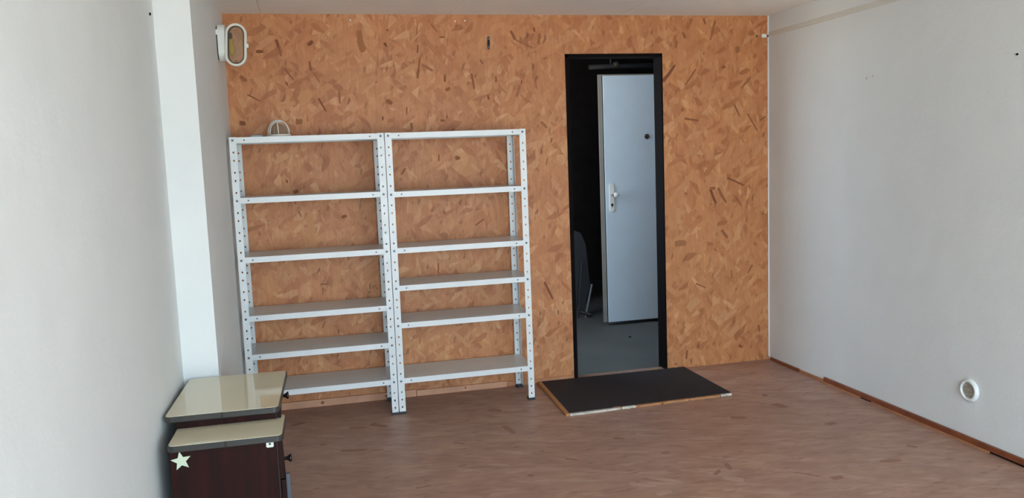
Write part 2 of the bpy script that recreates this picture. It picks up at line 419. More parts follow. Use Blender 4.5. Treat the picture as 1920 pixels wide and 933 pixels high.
LIGHT_STRANDS = [(0.216, 2.211, 0.253, 2.174, 0.0464), (0.504, 2.095, 0.545, 2.138, 0.0116), (0.545, 2.138, 0.594, 2.171, 0.0116), (0.256, 1.745, 0.297, 1.756, 
0.0174), (0.381, 1.763, 0.449, 1.815, 0.0696), (0.319, 1.794, 0.315, 1.72, 0.0232), (2.832, 2.027, 2.838, 1.945, 0.02), (2.939, 1.777, 2.983, 1.676, 0.0167), 
(3.196, 2.008, 3.199, 1.934, 0.0133), (2.678, 1.044, 2.676, 0.942, 0.0333),  (2.942, 0.296, 3.008, 0.354, 0.03), (3.018, 
0.182, 3.096, 0.247, 0.0467), (2.734, 0.383, 2.811, 0.448, 0.06), (2.964, 0.629, 2.918, 0.58, 0.02), (1.684, 0.081, 1.726, 0.11, 0.0145), (1.781, 0.088, 1.803, 
0.113, 0.0145), (1.864, 0.08, 1.901, 0.138, 0.0145), (1.7, 0.055, 1.732, 0.086, 0.0174), (0.261, 1.349, 0.307, 1.241, 0.0348), (0.41, 0.914, 0.394, 1.13, 
0.0464), (1.058, 0.274, 1.12, 0.203, 0.0174), (1.193, 0.377, 1.287, 0.27, 0.0261), (0.26, 0.893, 0.296, 0.767, 0.029), (0.554, 0.811, 0.502, 0.69, 0.029), 
(1.368, 0.625, 1.415, 0.556, 0.029), (1.352, 1.743, 1.397, 1.68, 0.0348), (1.023, 2.084, 1.087, 2.144, 0.0145), (1.578, 1.738, 1.615, 1.832, 0.0232), (1.3, 
1.305, 1.337, 1.399, 0.0232), (1.44, 0.751, 1.476, 0.814, 0.0174), (0.318, 0.641, 0.357, 0.545, 0.0232), (0.583, 1.289, 0.639, 1.21, 0.0261), (2.585, 0.395, 
2.609, 0.463, 0.0167), (2.788, 1.513, 2.803, 1.563, 0.0167)]
FLOOR_DARK = [(0.646, -0.449, 0.726, -0.525, 0.0804, 0.8), (0.531, -0.481, 0.629, -0.499, 0.0446, 0.6), (0.224, -0.323, 0.3, -0.293, 0.0475, 0.8), (1.301, 
-0.425, 1.368, -0.47, 0.0863, 0.4), (1.323, -0.725, 1.348, -0.859, 0.0662, 0.3), (0.478, -0.817, 0.606, -0.847, 0.0531, 0.5), (1.736, -0.281, 1.778, -0.355, 
0.0637, 0.3), (2.815, -0.879, 2.85, -0.954, 0.0772, 0.4), (2.483, -1.013, 2.56, -1.041, 0.0789, 0.5), (2.84, -0.727, 2.873, -0.717, 0.0526, 0.6), (2.042, -1.682, 2.092, -1.635, 0.0306, 0.5), (2.15, -1.575, 2.136, -1.65, 0.038, 0.5), (2.378, -1.766, 2.457, -1.844, 
0.0244, 0.5), (2.484, -1.878, 2.54, -1.873, 0.0596, 0.4), (1.087, -1.251, 1.145, -1.271, 0.0259, 0.5), (1.272, -1.415, 1.291, -1.435, 0.0364, 0.6), (1.486, 
-1.285, 1.54, -1.319, 0.0334, 0.35), (0.774, -1.4, 0.845, -1.394, 0.0233, 0.4), (1.931, -1.37, 1.974, -1.37, 0.0482, 0.4), (1.024, -0.892, 1.072, -0.926, 
0.0307, 0.35), (2.157, -1.092, 2.191, -1.113, 0.0405, 0.3), (2.88, -1.269, 2.934, -1.262, 0.068, 0.5), (1.798, -1.089, 1.842, -1.121, 0.0383, 0.3), (0.63, 
-0.871, 0.682, -0.866, 0.0302, 0.35), (0.376, -0.701, 0.408, -0.688, 0.0322, 0.5), (3.038, -1.652, 3.069, -1.686, 0.0445, 0.3), (2.795, -1.78, 2.894, -1.795, 
0.0536, 0.2)]
FLOOR_LIGHT = [(2.06, -1.719, 2.13, -1.774, 0.0697), (1.753, -1.601, 1.879, -1.706, 0.0466), (2.84, -1.927, 2.9, -1.935, 0.038), (3.284, -0.929, 3.327, -1.052, 
0.0813), (1.011, -0.968, 1.092, -0.965, 0.0372), (1.723, -1.783, 1.796, -1.779, 0.0537), (0.428, -0.72, 0.479, -0.778, 0.0471), (1.661, -1.644, 1.756, -1.706, 
0.0452)]
# ------------------------------------------------------------------ the room shell
XR, H, YB = 3.32, 2.242, -6.2
XN = -0.137           # near part of the left wall, behind the pier face
PY = -1.326           # camera-facing side of the pier
D1, D2, DH = 1.956, 2.577, 2.006
WT = 0.085            # board wall thickness

bm = bmesh.new(); box(bm, XN-0.15, YB, -0.0999, XR+0.15, WT, 0.0)
floor = struct('floor', bm, M['osb_floor'])
bm = bmesh.new()
box(bm, XN-0.15, 0, -0.05, D1, WT, H); box(bm, D2, 0, -0.05, XR+0.15, WT, H); box(bm, D1, 0, DH, D2, WT, H)
wall_back = struct('wall_back', bm, M['osb_wall'])
struct('wall_right', bx(XR, YB, -0.05, XR+0.15, 0, H+0.1), M['wall_white'])
struct('wall_left', bx(XN-0.15, YB, -0.05, XN, PY, H+0.1), M['wall_white'])
struct('wall_left', bx(XN-0.15, PY, -0.05, 0, 0, H+0.1), M['wall_white'])
bm = bmesh.new()   # front wall behind the camera with its wide opening
box(bm, XN-0.15, YB-0.15, -0.05, XN+0.02, YB, H+0.1); box(bm, XR-0.05, YB-0.15, -0.05, XR+0.15, YB, H+0.1); box(bm, XN+0.02, YB-0.15, 2.15, XR-0.05, YB, H+0.1)
struct('wall_front', bm, M['wall_white'])
struct('ground', bx(-14, -30, -0.20, 18, 10, -0.10), M['paving'])

# ceiling: slab with white boards, joints running towards the camera
ceiling = struct('ceiling', bx(XN-0.15, YB, H+0.012, XR+0.15, WT, H+0.1), M['ceiling_white'])
xs = [XN, 0.205, 1.254, 2.304, XR]
ys = [0.0, -2.5, -5.0, YB]
for i in range(4):
    for j in range(3):
        g = 0.0012
        x0 = xs[i]+(g if i else 0); x1 = xs[i+1]-(g if i < 3 else 0)
        if i == 0 and j == 0:
            bm = bmesh.new(); box(bm, 0, PY, H, x1, 0, H+0.012); box(bm, XN, ys[1]+g, H, x1, PY, H+0.012)
        else: bm = bx(x0, ys[j+1]+g, H, x1, ys[j]-(g if j else 0), H+0.012)
        obj('panel', bm, M['ceiling_white'], ceiling)

# the most visible strands of the boards, as thin chips standing proud of the surface
def strands(name, rows, mat, parent, plane):
    bm = bmesh.new(); lay = bm.faces.layers.float.new('shade')
    for r in rows:
        a = Vector((r[0], r[1])); c = Vector((r[2], r[3])); w = r[4]*(1.0 if plane == 'xz' else 0.7); sh = r[5] if len(r) > 5 else 0.5
        d = c-a; L = d.length
        if L < 1e-4: d = Vector((1, 0)); L = 0.01; c = a+d*L
        d.normalize(); n = Vector((-d.y, d.x))
        ks = [(0, 0.34), (0.06, 0.46), (0.45, 0.5), (0.88, 0.44), (1.0, 0.24)]
        up_ = [a+d*(L*t)+n*(w*k*random.uniform(0.6, 1.1)) for t, k in ks]
        dn_ = [a+d*(L*t)-n*(w*k*random.uniform(0.6, 1.1)) for t, k in ks]
        pts = up_+dn_[::-1]
        top = []; bot = []
        t = random.uniform(0.0004, 0.0008)
        for p in pts:
            if plane == 'xz':
                top.append(bm.verts.new((p.x, -t, p.y))); bot.append(bm.verts.new((p.x, 0.001, p.y)))
            else:
                top.append(bm.verts.new((p.x, p.y, t))); bot.append(bm.verts.new((p.x, p.y, -0.001)))
        fs = [bm.faces.new(top), bm.faces.new(bot[::-1])]
        m = len(pts)
        for i in range(m): fs.append(bm.faces.new((top[i], top[(i+1) % m], bot[(i+1) % m], bot[i])))
        for f in fs: f[lay] = sh*(0.9 if plane == 'xz' else 0.4)
    o = obj(name, bm, mat, parent, kind='stuff')
    return o
strands('dark_strands', DARK_STRANDS, M['strand_dark'], wall_back, 'xz')
strands('light_strands', LIGHT_STRANDS, M['strand_light'], wall_back, 'xz')
strands('dark_strands', FLOOR_DARK, M['floor_strand_dark'], floor, 'xy')
strands('light_strands', FLOOR_LIGHT, M['floor_strand_light'], floor, 'xy')
for x, z in ((0.688, 2.209), (1.290, 2.204), (1.347, 2.207)):
    bm = bmesh.new(); lathe(bm, [(0, 0.002), (0.004, 0.0015), (0.0045, 0)], (x, 0, z), (0, -1, 0), 10)
    obj('screw', bm, M['plastic_white'], wall_back)

# plinth along the foot of the board wall, left of the door
bb = struct('baseboard_back', bx(0.0, -0.014, 0, 0.95, 0, 0.042), M['plinth'], bevel=0.002)
obj('board', bx(0.953, -0.013, 0, 1.515, 0, 0.036), M['plinth'], bb, bevel=0.002)
obj('board', bx(1.517, -0.010, 0, D1-0.01, 0, 0.030), M['pale_batten'], bb, bevel=0.002)
for x, r in ((0.40, 0.010), (0.77, 0.008), (1.25, 0.006)):
    bm = bmesh.new(); lathe(bm, [(0, 0.0006), (r, 0.0004), (r, -0.001)], (x, -0.014 if x < 0.95 else -0.013, 0.022), (0, -1, 0), 10)
    obj('knot', bm, M['rust_board'], bb)

# skirting along the right wall: three lengths
br = struct('baseboard_right', bx(XR-0.012, -0.36, 0, XR, -0.03, 0.020), M['rust_board'], bevel=0.002)
obj('board', bx(XR-0.010, -0.615, 0, XR, -0.362, 0.018), M['pale_batten'], br, bevel=0.002)
bm = bmesh.new()
box(bm, XR-0.016, YB, 0.010, XR, -0.62, 0.036)
obj('board', bm, M['rust_board'], br, bevel=0.002)
bm = bmesh.new()
for y0, y1 in ((-0.95, -0.62), (-1.85, -1.05), (YB, -2.25)):
    box(bm, XR-0.014, y0, 0, XR, y1, 0.010)
obj('packing_strip', bm, M['pale_batten'], br)
obj('gap_shade', bx(XR-0.006, YB, 0, XR, -0.64, 0.0105), M['frame_dark'], br)  # dark strip put in as the shade of the gaps under the skirting

bm = bmesh.new()
prism(bm, [(XR-0.006, 0.0), (XR-0.004, -0.0035), (XR, -0.005), (XR, 0.0)], 0.02, H)
struct('trim_3', bm, M['wall_white'])
# narrow ledge high on the right wall
bm = bmesh.new()
prism(bm, [(XR, 2.109), (XR-0.006, 2.1095), (XR-0.007, 2.112), (XR, 2.140)], YB, -0.001, 'y')
struct('trim_1', bm, M['ledge'])

# door lining (dark), head and two jambs, and threshold
fr = struct('trim_2', bx(D2-0.002, -0.004, -0.02, D2+0.006, WT+0.03, DH+0.004), M['frame_dark'])
obj('jamb', bx(D1-0.006, -0.004, 0.0, D1+0.018, WT+0.03, DH), M['frame_dark'], fr)
obj('head', bx(D1-0.006, -0.004, DH-0.012, D2+0.006, WT+0.03, DH+0.006), M['frame_dark'], fr)
obj('sill', bx(D1+0.018, 0.0, -0.04, D2-0.002, 0.012, 0.003), M['pale_batten'], fr)
obj('threshold', bx(D1+0.018, 0.012, -0.04, D2-0.002, WT+0.03, -0.012), M['frame_dark'], fr)

# ------------------------------------------------------------------ the dark room beyond
FZ = -0.03
struct('floor', bx(0.6, WT+0.03, -0.0999, 5.2, 4.6, FZ), M['concrete'])
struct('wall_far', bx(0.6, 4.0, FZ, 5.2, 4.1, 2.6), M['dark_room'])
bm = bmesh.new()   # unseen side wall, with a window opening added to brighten the pale door
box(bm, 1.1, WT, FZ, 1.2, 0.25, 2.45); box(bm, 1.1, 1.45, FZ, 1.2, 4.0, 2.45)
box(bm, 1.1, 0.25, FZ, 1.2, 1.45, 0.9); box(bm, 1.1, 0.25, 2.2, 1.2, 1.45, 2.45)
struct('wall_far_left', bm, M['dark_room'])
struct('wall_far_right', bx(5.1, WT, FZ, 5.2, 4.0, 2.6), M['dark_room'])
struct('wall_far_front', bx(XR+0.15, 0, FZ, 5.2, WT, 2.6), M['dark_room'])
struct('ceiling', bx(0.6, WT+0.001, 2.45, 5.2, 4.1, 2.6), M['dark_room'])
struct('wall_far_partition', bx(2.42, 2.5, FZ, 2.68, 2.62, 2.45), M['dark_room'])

# pale door leaf standing open in the dark room
dx0, dx1, dy, dz1 = 2.766, 3.56, 1.57, 2.036
door = thing('door_leaf', 'pale grey flush door leaf standing open in the dark room behind the doorway', 'door', (dx1, dy, FZ))
def dl(name, bm, mat, parent=door, **k):
    bmesh.ops.translate(bm, verts=bm.verts, vec=(-dx1, -dy, -FZ))
    return obj(name, bm, mat, parent, **k)
dl('panel', bx(dx0, dy, 0.0, dx1, dy+0.036, dz1), M['door_white'], bevel=0.0015)
# rebated edge facing the camera's left
dl('edge_strip', bx(dx0-0.036, dy+0.012, 0.002, dx0-0.004, dy+0.034, dz1+0.004), M['door_edge'], bevel=0.001)
dl('rebate', bx(dx0-0.006, dy+0.010, 0.002, dx0, dy+0.034, dz1), M['frame_dark'])
dl('top_strip', bx(dx0-0.036, dy+0.002, dz1, dx1, dy+0.034, dz1+0.010), M['door_edge'])
bm = bmesh.new(); prism(bm, [(2.818+a, 1.043+c) for a, c in stadium(0.042, 0.236, 8)], dy-0.009, dy, 'y')
plate = dl('lock_plate', bm, M['plastic_white'], smooth=False, bevel=0.002)
bm = bmesh.new(); lathe(bm, [(0.009, 0), (0.009, 0.045)], (2.816, dy-0.009, 1.066), (0, -1, 0), 12)
obj_ = dl('handle_neck', bm, M['grey_metal'], plate)
bm = bmesh.new(); lathe(bm, [(0, 0.062), (0.016, 0.060), (0.022, 0.052), (0.022, 0.040), (0.010, 0.030), (0.009, 0)], (2.838, dy-0.009, 1.068), (0, -1, 0), 16)
dl('door_knob', bm, M['plastic_white'], plate, smooth=True)
bm = bmesh.new()
prism(bm, [(2.818+a*0.011, 0.985+c*0.011) for a, c in [(math.cos(t*PI/6), math.sin(t*PI/6)) for t in range(12)]], dy-0.0098, dy-0.008, 'y')
box(bm, 2.813, dy-0.0098, 0.966, 2.823, dy-0.008, 0.982)
dl('keyhole', bm, M['black_plastic'], plate)
bm = bmesh.new(); lathe(bm, [(0.010, 0.002), (0.012, 0.008), (0.021, 0.006), (0.022, 0)], (3.14, dy, 1.535), (0, -1, 0), 20)
ring = dl('peephole', bm, M['rubber'], smooth=True)
bm = bmesh.new(); lathe(bm, [(0, 0.006), (0.006, 0.005), (0.010, 0.002)], (3.14, dy, 1.535), (0, -1, 0), 14)
dl('lens', bm, M['black_plastic'], ring, smooth=True)
for z in (0.25, 1.75):
    bm = bmesh.new(); lathe(bm, [(0, 0), (0.010, 0), (0.010, 0.09), (0, 0.09)], (dx1+0.004, dy-0.004, z), (0, 0, 1), 10)
    dl('hinge', bm, M['grey_metal'])
struct('wall_far_jamb', bx(dx1+0.016, dy-0.10, FZ, dx1+0.2, dy+0.10, 2.45), M['dark_room'])

# dim things beyond the doorway
t = thing('folding_stand', 'dim grey folding stand leaning against the dark partition left of the pale door', 'stand', (2.68, 2.05, FZ))
def loc(bm, o):
    bmesh.ops.translate(bm, verts=bm.verts, vec=-Vector(o)); return bm
o_ = (2.68, 2.05, FZ)
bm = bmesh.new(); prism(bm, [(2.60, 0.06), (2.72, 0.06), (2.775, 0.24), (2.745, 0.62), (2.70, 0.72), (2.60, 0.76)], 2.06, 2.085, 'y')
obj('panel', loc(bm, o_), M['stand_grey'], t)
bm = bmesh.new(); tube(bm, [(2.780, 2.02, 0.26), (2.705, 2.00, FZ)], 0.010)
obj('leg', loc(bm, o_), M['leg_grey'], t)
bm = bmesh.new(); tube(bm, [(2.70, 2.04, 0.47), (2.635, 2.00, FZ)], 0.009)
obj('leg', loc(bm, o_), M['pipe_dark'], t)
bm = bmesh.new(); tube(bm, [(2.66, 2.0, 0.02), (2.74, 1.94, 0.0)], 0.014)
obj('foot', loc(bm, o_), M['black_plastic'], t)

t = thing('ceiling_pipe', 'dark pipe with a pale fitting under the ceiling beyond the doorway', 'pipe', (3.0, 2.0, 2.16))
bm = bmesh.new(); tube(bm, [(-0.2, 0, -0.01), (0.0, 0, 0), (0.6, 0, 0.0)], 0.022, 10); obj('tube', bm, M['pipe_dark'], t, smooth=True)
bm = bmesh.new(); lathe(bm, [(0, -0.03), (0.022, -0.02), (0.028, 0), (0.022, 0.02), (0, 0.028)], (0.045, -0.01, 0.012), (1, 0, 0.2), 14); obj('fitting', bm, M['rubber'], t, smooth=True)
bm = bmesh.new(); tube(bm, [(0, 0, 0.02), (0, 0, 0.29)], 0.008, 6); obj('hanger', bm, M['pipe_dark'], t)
bm = bmesh.new(); lathe(bm, [(0, 0.012), (0.008, 0.010), (0.011, 0.0), (0, -0.002)], (2.764, 1.098, FZ), (0, 0, 1), 10)
tag(obj('pebble', bm, M['black_plastic'], smooth=True), 'small dark pebble lying on the grey floor beyond the doorway', 'pebble')
bm = bmesh.new()
prism(bm, [(2.44, 0.014), (2.47, 0.006), (2.52, 0.010), (2.555, 0.022), (2.53, 0.034), (2.48, 0.030)], 0.0, 0.012)
for v in bm.verts: v.co.z += random.uniform(-0.002, 0.003) - (0.0125 if v.co.y > 0.02 else 0.0)
bmesh.ops.translate(bm, verts=bm.verts, vec=(0, 0.0, 0.003))
sc = bmesh.new(); prism(sc, [(2.455, 0.018), (2.48, 0.014), (2.525, 0.017), (2.545, 0.026), (2.52, 0.040), (2.47, 0.037)], -0.012, 0.002)
tag(obj('foam_scrap', sc, M['foam'], bevel=0.003), 'yellowish scrap of foam lying on the threshold at its right end', 'scrap')

# ------------------------------------------------------------------ shelving units
PITCH_H = 0.1045
LV_L = [0.187, 0.396, 0.605, 0.9185, 1.232, 1.5455]
LV_R = [0.187, 0.5005, 0.7095, 0.9185, 1.2275, 1.5455]
PH, PWD = 1.562, 0.036
def holed_strip(bm, P, w, z0, z1, holes, r=0.0046):
    """flat strip (u across 0..w, z up) with real round-ended holes; P(u,z) -> point"""
    zs = [z0]
    hs = sorted(holes)
    edges = []
    for h in hs: edges.append((h-0.011, h+0.011, h))
    last = z0
    def V(u, z): return bm.verts.new(P(u, z))
    for a, b_, h in edges:
        if a-last > 1e-4:
            bm.faces.new((V(0, last), V(w, last), V(w, a), V(0, a)))
        oc = [(w, h), (w, b_), (w/2, b_), (0, b_), (0, h), (0, a), (w/2, a), (w, a)]
        ov = [V(*p) for p in oc]
        iv = [V(w/2+r*math.cos(k*PI/4), h+1.25*r*math.sin(k*PI/4)) for k in range(8)]
        for k in range(8):
            bm.faces.new((ov[k], ov[(k+1) % 8], iv[(k+1) % 8], iv[k]))
        last = b_
    bm.faces.new((V(0, last), V(w, last), V(w, z1), V(0, z1)))
HOLES = [0.0825+PITCH_H*k for k in range(15)]
HOLES = sorted(HOLES+[0.04]+[h+0.0425 for h in HOLES if h+0.0425 < 1.55])
def post_mesh(sx, sy):
    """angle post; corner at origin, flanges run towards sx (x) and sy (y)"""
    bm = bmesh.new()
    holed_strip(bm, lambda u, z: (sx*u, 0, z), PWD, 0.012, PH, HOLES)
    holed_strip(bm, lambda u, z: (0, sy*u, z), PWD, 0.012, PH, HOLES)
    bmesh.ops.remove_doubles(bm, verts=bm.verts, dist=1e-5)
    # thickness towards the inside of the angle
    for f in bm.faces: f.normal_update()
    me = bpy.data.meshes.new('shelf_post')
    geo = list(bm.faces)
    for f in geo:
        c = f.calc_center_median()
        want = Vector((0, -sy, 0)) if abs(c.y) < 1e-6 else Vector((-sx, 0, 0))
        if f.normal.dot(want) < 0: f.normal_flip()
    bm.to_mesh(me); bm.free()
    me.materials.append(M['shelf_white'])
    return me
POSTS = {(sx, sy): post_mesh(sx, sy) for sx in (1, -1) for sy in (1, -1)}
FOOT = {}
for sx in (1, -1):
    for sy in (1, -1):
        b2 = bmesh.new()
        xs_ = sorted((-sx*0.0015, sx*(PWD+0.0015))); ys_ = sorted((-sy*0.0015, sy*(PWD+0.0015)))
        box(b2, xs_[0], ys_[0], 0, xs_[1], ys_[1], 0.014)
        bmesh.ops.recalc_face_normals(b2, faces=b2.faces)
        me = bpy.data.meshes.new('post_foot'); b2.to_mesh(me); b2.free(); me.materials.append(M['black_plastic']); FOOT[(sx, sy)] = me
bm.free()
bm = bmesh.new(); lathe(bm, [(0, 0.0042), (0.0045, 0.0038), (0.0066, 0.002), (0.0066, 0)], (0, 0, 0), (0, -1, 0), 6)
bmesh.ops.recalc_face_normals(bm, faces=bm.faces)
BOLT = bpy.data.meshes.new('bolt'); bm.to_mesh(BOLT); bm.free(); BOLT.materials.append(M['bolt'])
bm = bmesh.new(); lathe(bm, [(0, 0.0008), (0.0042, 0.0007), (0.0046, 0)], (0, 0, 0), (0, -1, 0), 8)
bmesh.ops.recalc_face_normals(bm, faces=bm.faces)
PUNCH = bpy.data.meshes.new('lip_hole'); bm.to_mesh(PUNCH); bm.free(); PUNCH.materials.append(M['bolt'])

def shelf_mesh(w, d):
    bm = bmesh.new(); lip = 0.030; t = 0.0012; x0, x1 = 0.003, w-0.003; y0, y1 = 0.0022, d-0.0022
    box(bm, x0, y0, -t, x1, y1, 0)
    box(bm, x0, y0, -lip, x1, y0+t, -t); box(bm, x0, y1-t, -lip, x1, y1, -t)
    box(bm, x0, y0+t, -lip, x0+t, y1-t, -t); box(bm, x1-t, y0+t, -lip, x1, y1-t, -t)
    # returned bottom hem of the front and back lip
    box(bm, x0, y0+t, -lip, x1, y0+0.012, -lip+t); box(bm, x0, y1-0.012, -lip, x1, y1-t, -lip+t)
    bmesh.ops.recalc_face_normals(bm, faces=bm.faces)
    me = bpy.data.meshes.new('shelf'); bm.to_mesh(me); bm.free(); me.materials.append(M['shelf_white'])
    return me

def shelving(x0, x1, y0, y1, levels, label, rz):
    w, d = x1-x0, y1-y0
    t = thing('shelving_unit', label, 'shelving', (x0, y0, 0), rz, 'white metal shelving along the board wall')
    for sx, sy, px, py in ((1, 1, 0, 0), (-1, 1, w, 0), (1, -1, 0, d), (-1, -1, w, d)):
        p = link('shelf_post', POSTS[(sx, sy)], None, t); p.location = (px, py, 0)
        md = p.modifiers.new('thickness', 'SOLIDIFY'); md.thickness = 0.0016; md.offset = -1
        f = link('post_foot', FOOT[(sx, sy)], None, p)
        if sy == 1:
            for z in levels:
                b_ = link('bolt', BOLT, None, p); b_.location = (sx*PWD/2, 0, z)
    me = shelf_mesh(w, d)
    for z in levels:
        s = link('shelf', me, None, t); s.location = (0, 0, z+0.015)
        for u in (0.075, w-0.075):
            h = link('lip_hole', PUNCH, None, s); h.location = (u, 0.0022, -0.015)
    return t
shelving(0.017, 0.8120, -0.330, -0.020, LV_L, 'white metal shelving unit on the left, with the wire lamp guard on top', 0)
shelving(0.8165, 1.602, -0.328, -0.018, LV_R, 'white metal shelving unit nearer the doorway, its third shelf set close above the fourth', 0)

# wire guard lying on the left unit
t = thing('wire_lamp_guard', 'white wire lamp guard lying on top of the left shelving unit', 'lamp guard', (0.262, -0.19, 1.5605), RAD(10))
bm = bmesh.new(); ov = stadium(0.108, 0.17, 10)
tube(bm, [(u, v, 0.007) for u, v in ov], 0.0065, 8, True); obj('base_ring', bm, M['cream_enamel'], t, smooth=True)
for y, rr, hh in ((-0.045, 0.050, 0.072), (0.0, 0.053, 0.080), (0.045, 0.050, 0.072)):
    bm = bmesh.new(); tube(bm, [(rr*math.cos(PI*i/18), y, 0.010+hh*math.sin(PI*i/18)**0.75) for i in range(19)], 0.003, 6)
    obj('wire', bm, M['cream_enamel'], t, smooth=True)
bm = bmesh.new(); tube(bm, [(-0.012, 0.083*math.cos(PI*i/18), 0.010+0.074*math.sin(PI*i/18)**0.7) for i in range(19)], 0.003, 6)
obj('wire', bm, M['cream_enamel'], t, smooth=True)
bm = bmesh.new()
NR = 6
rings = []
for k in range(NR):
    a = (k/NR)*PI/2
    rings.append([bm.verts.new((u*0.80*math.cos(a)**0.6, v*0.86*math.cos(a)**0.6, 0.012+0.058*math.sin(a))) for u, v in ov])
for p, q in zip(rings, rings[1:]):
    for i in range(len(p)): bm.faces.new((p[i], p[(i+1) % len(p)], q[(i+1) % len(p)], q[i]))
bm.faces.new(rings[-1])
obj('glass_dome', bm, M['cage_glass'], t, smooth=True)
bm = bmesh.new(); prism(bm, rrect(0.110, -0.21, 0.185, -0.11, 0.012), 1.5606, 1.574)
tag(obj('cover_plate', bm, M['grey_metal'], bevel=0.002), 'flat grey cover plate lying on the left shelving unit beside the wire guard', 'plate')

# ------------------------------------------------------------------ wall lamp, hinged open
t = thing('bulkhead_lamp', 'white oval bulkhead lamp on the left wall, its glass frame swung open', 'lamp', (0, -0.36, 2.034))
bm = bmesh.new(); prism(bm, [(u, v) for u, v in stadium(0.104, 0.182, 10)], 0.006, 0.043, 'x'); base = obj('housing', bm, M['plastic_white'], t, bevel=0.003)
bm = bmesh.new(); prism(bm, [(u*0.9, v*0.93) for u, v in stadium(0.104, 0.182, 10)], 0.0, 0.006, 'x'); obj('gasket', bm, M['rubber'], t)
bm = bmesh.new(); box(bm, -0.0005, -0.050, 0.035, 0.008, -0.038, 0.060); obj('cable_clip', bm, M['plastic_white'], t)
bm = bmesh.new(); lathe(bm, [(0, 0), (0.016, 0), (0.017, 0.012), (0.014, 0.032), (0, 0.032)], (0.058, 0.0, 0.018), (0, 0, 1), 14); sk = obj('socket', bm, M['rubber'], t, smooth=True)
bm = bmesh.new(); box(bm, 0.043, -0.012, 0.020, 0.060, 0.012, 0.046); obj('socket_arm', bm, M['rubber'], sk)
bm = bmesh.new(); lathe(bm, [(0, -0.082), (0.012, -0.079), (0.021, -0.068), (0.0245, -0.053), (0.022, -0.036), (0.014, -0.018), (0.013, 0.0)], (0.062, 0.0, 0.020), (0, 0, 1), 18)
bulb = obj('bulb', bm, M['bulb_glass'], t, smooth=True)
bm = bmesh.new(); tube(bm, [(0.058, 0, 0.018), (0.056, 0, -0.02), (0.062, 0, -0.026), (0.068, 0, -0.02), (0.066, 0, 0.018)], 0.0016, 6); obj('filament', bm, M['brass'], bulb)
# open frame, facing the room
fx, fy = 0.094, -0.058
def oval_ring(bm, w, h, wi, hi, y0, y1, n=12):
    o = stadium(w, h, n); i_ = stadium(wi, hi, n)
    A = [bm.verts.new((u, y0, v)) for u, v in o]; B = [bm.verts.new((u, y0, v)) for u, v in i_]
    C = [bm.verts.new((u, y1, v)) for u, v in o]; Dd = [bm.verts.new((u, y1, v)) for u, v in i_]
    m = len(o)
    for k in range(m):
        j = (k+1) % m
        bm.faces.new((A[k], A[j], B[j], B[k])); bm.faces.new((C[k], Dd[k], Dd[j], C[j]))
        bm.faces.new((A[k], C[k], C[j], A[j])); bm.faces.new((B[k], B[j], Dd[j], Dd[k]))
    bmesh.ops.remove_doubles(bm, verts=bm.verts, dist=1e-6)
    return bm
frame = obj('glass_frame', oval_ring(bmesh.new(), 0.104, 0.212, 0.080, 0.188, -0.010, 0.010), M['cream_enamel'], t, bevel=0.003)
frame.location = (fx, fy, -0.018); frame.rotation_euler = (0, RAD(4), RAD(-6))
obj('seal', oval_ring(bmesh.new(), 0.081, 0.189, 0.070, 0.178, -0.006, 0.008), M['rubber'], frame)
bm = bmesh.new(); rings = []
ov = stadium(0.072, 0.180, 10)
for k in range(5):
    a = (k/5)*PI/2
    rings.append([bm.verts.new((u*math.cos(a), -0.030*math.sin(a), v*math.cos(a)**0.8)) for u, v in ov])
for p, q in zip(rings, rings[1:]):
    for i in range(len(p)): bm.faces.new((p[i], p[(i+1) % len(p)], q[(i+1) % len(p)], q[i]))
bm.faces.new(rings[-1])
obj('glass', bm, M['lamp_glass'], frame, smooth=True)
bm = bmesh.new(); box(bm, 0.048, -0.008, -0.012, 0.060, 0.006, 0.008); obj('latch', bm, M['plastic_white'], frame, bevel=0.002)
bm = bmesh.new(); tube(bm, [(-0.050, 0.006, -0.03), (-0.050, 0.006, 0.03)], 0.005); obj('hinge', bm, M['plastic_white'], frame)

# ------------------------------------------------------------------ small things on the walls
t = thing('wall_hook', 'small black metal hook on the board wall above the right shelving unit', 'hook', (1.482, 0, 2.08))
bm = bmesh.new(); prism(bm, rrect(-0.007, -0.036, 0.007, 0.036, 0.006), -0.003, 0, 'y'); obj('plate', bm, M['black_plastic'], t)
bm = bmesh.new(); tube(bm, [(0, -0.003, -0.008), (0, -0.016, -0.012), (0, -0.022, -0.002), (0, -0.020, 0.012)], 0.0045, 8); obj('prong', bm, M['black_plastic'], t, smooth=True)
for z in (0.024, -0.026):
    bm = bmesh.new(); lathe(bm, [(0, 0.0015), (0.004, 0.001), (0.0045, 0)], (0, -0.003, z), (0, -1, 0), 8); obj('screw', bm, M['bolt'], t)

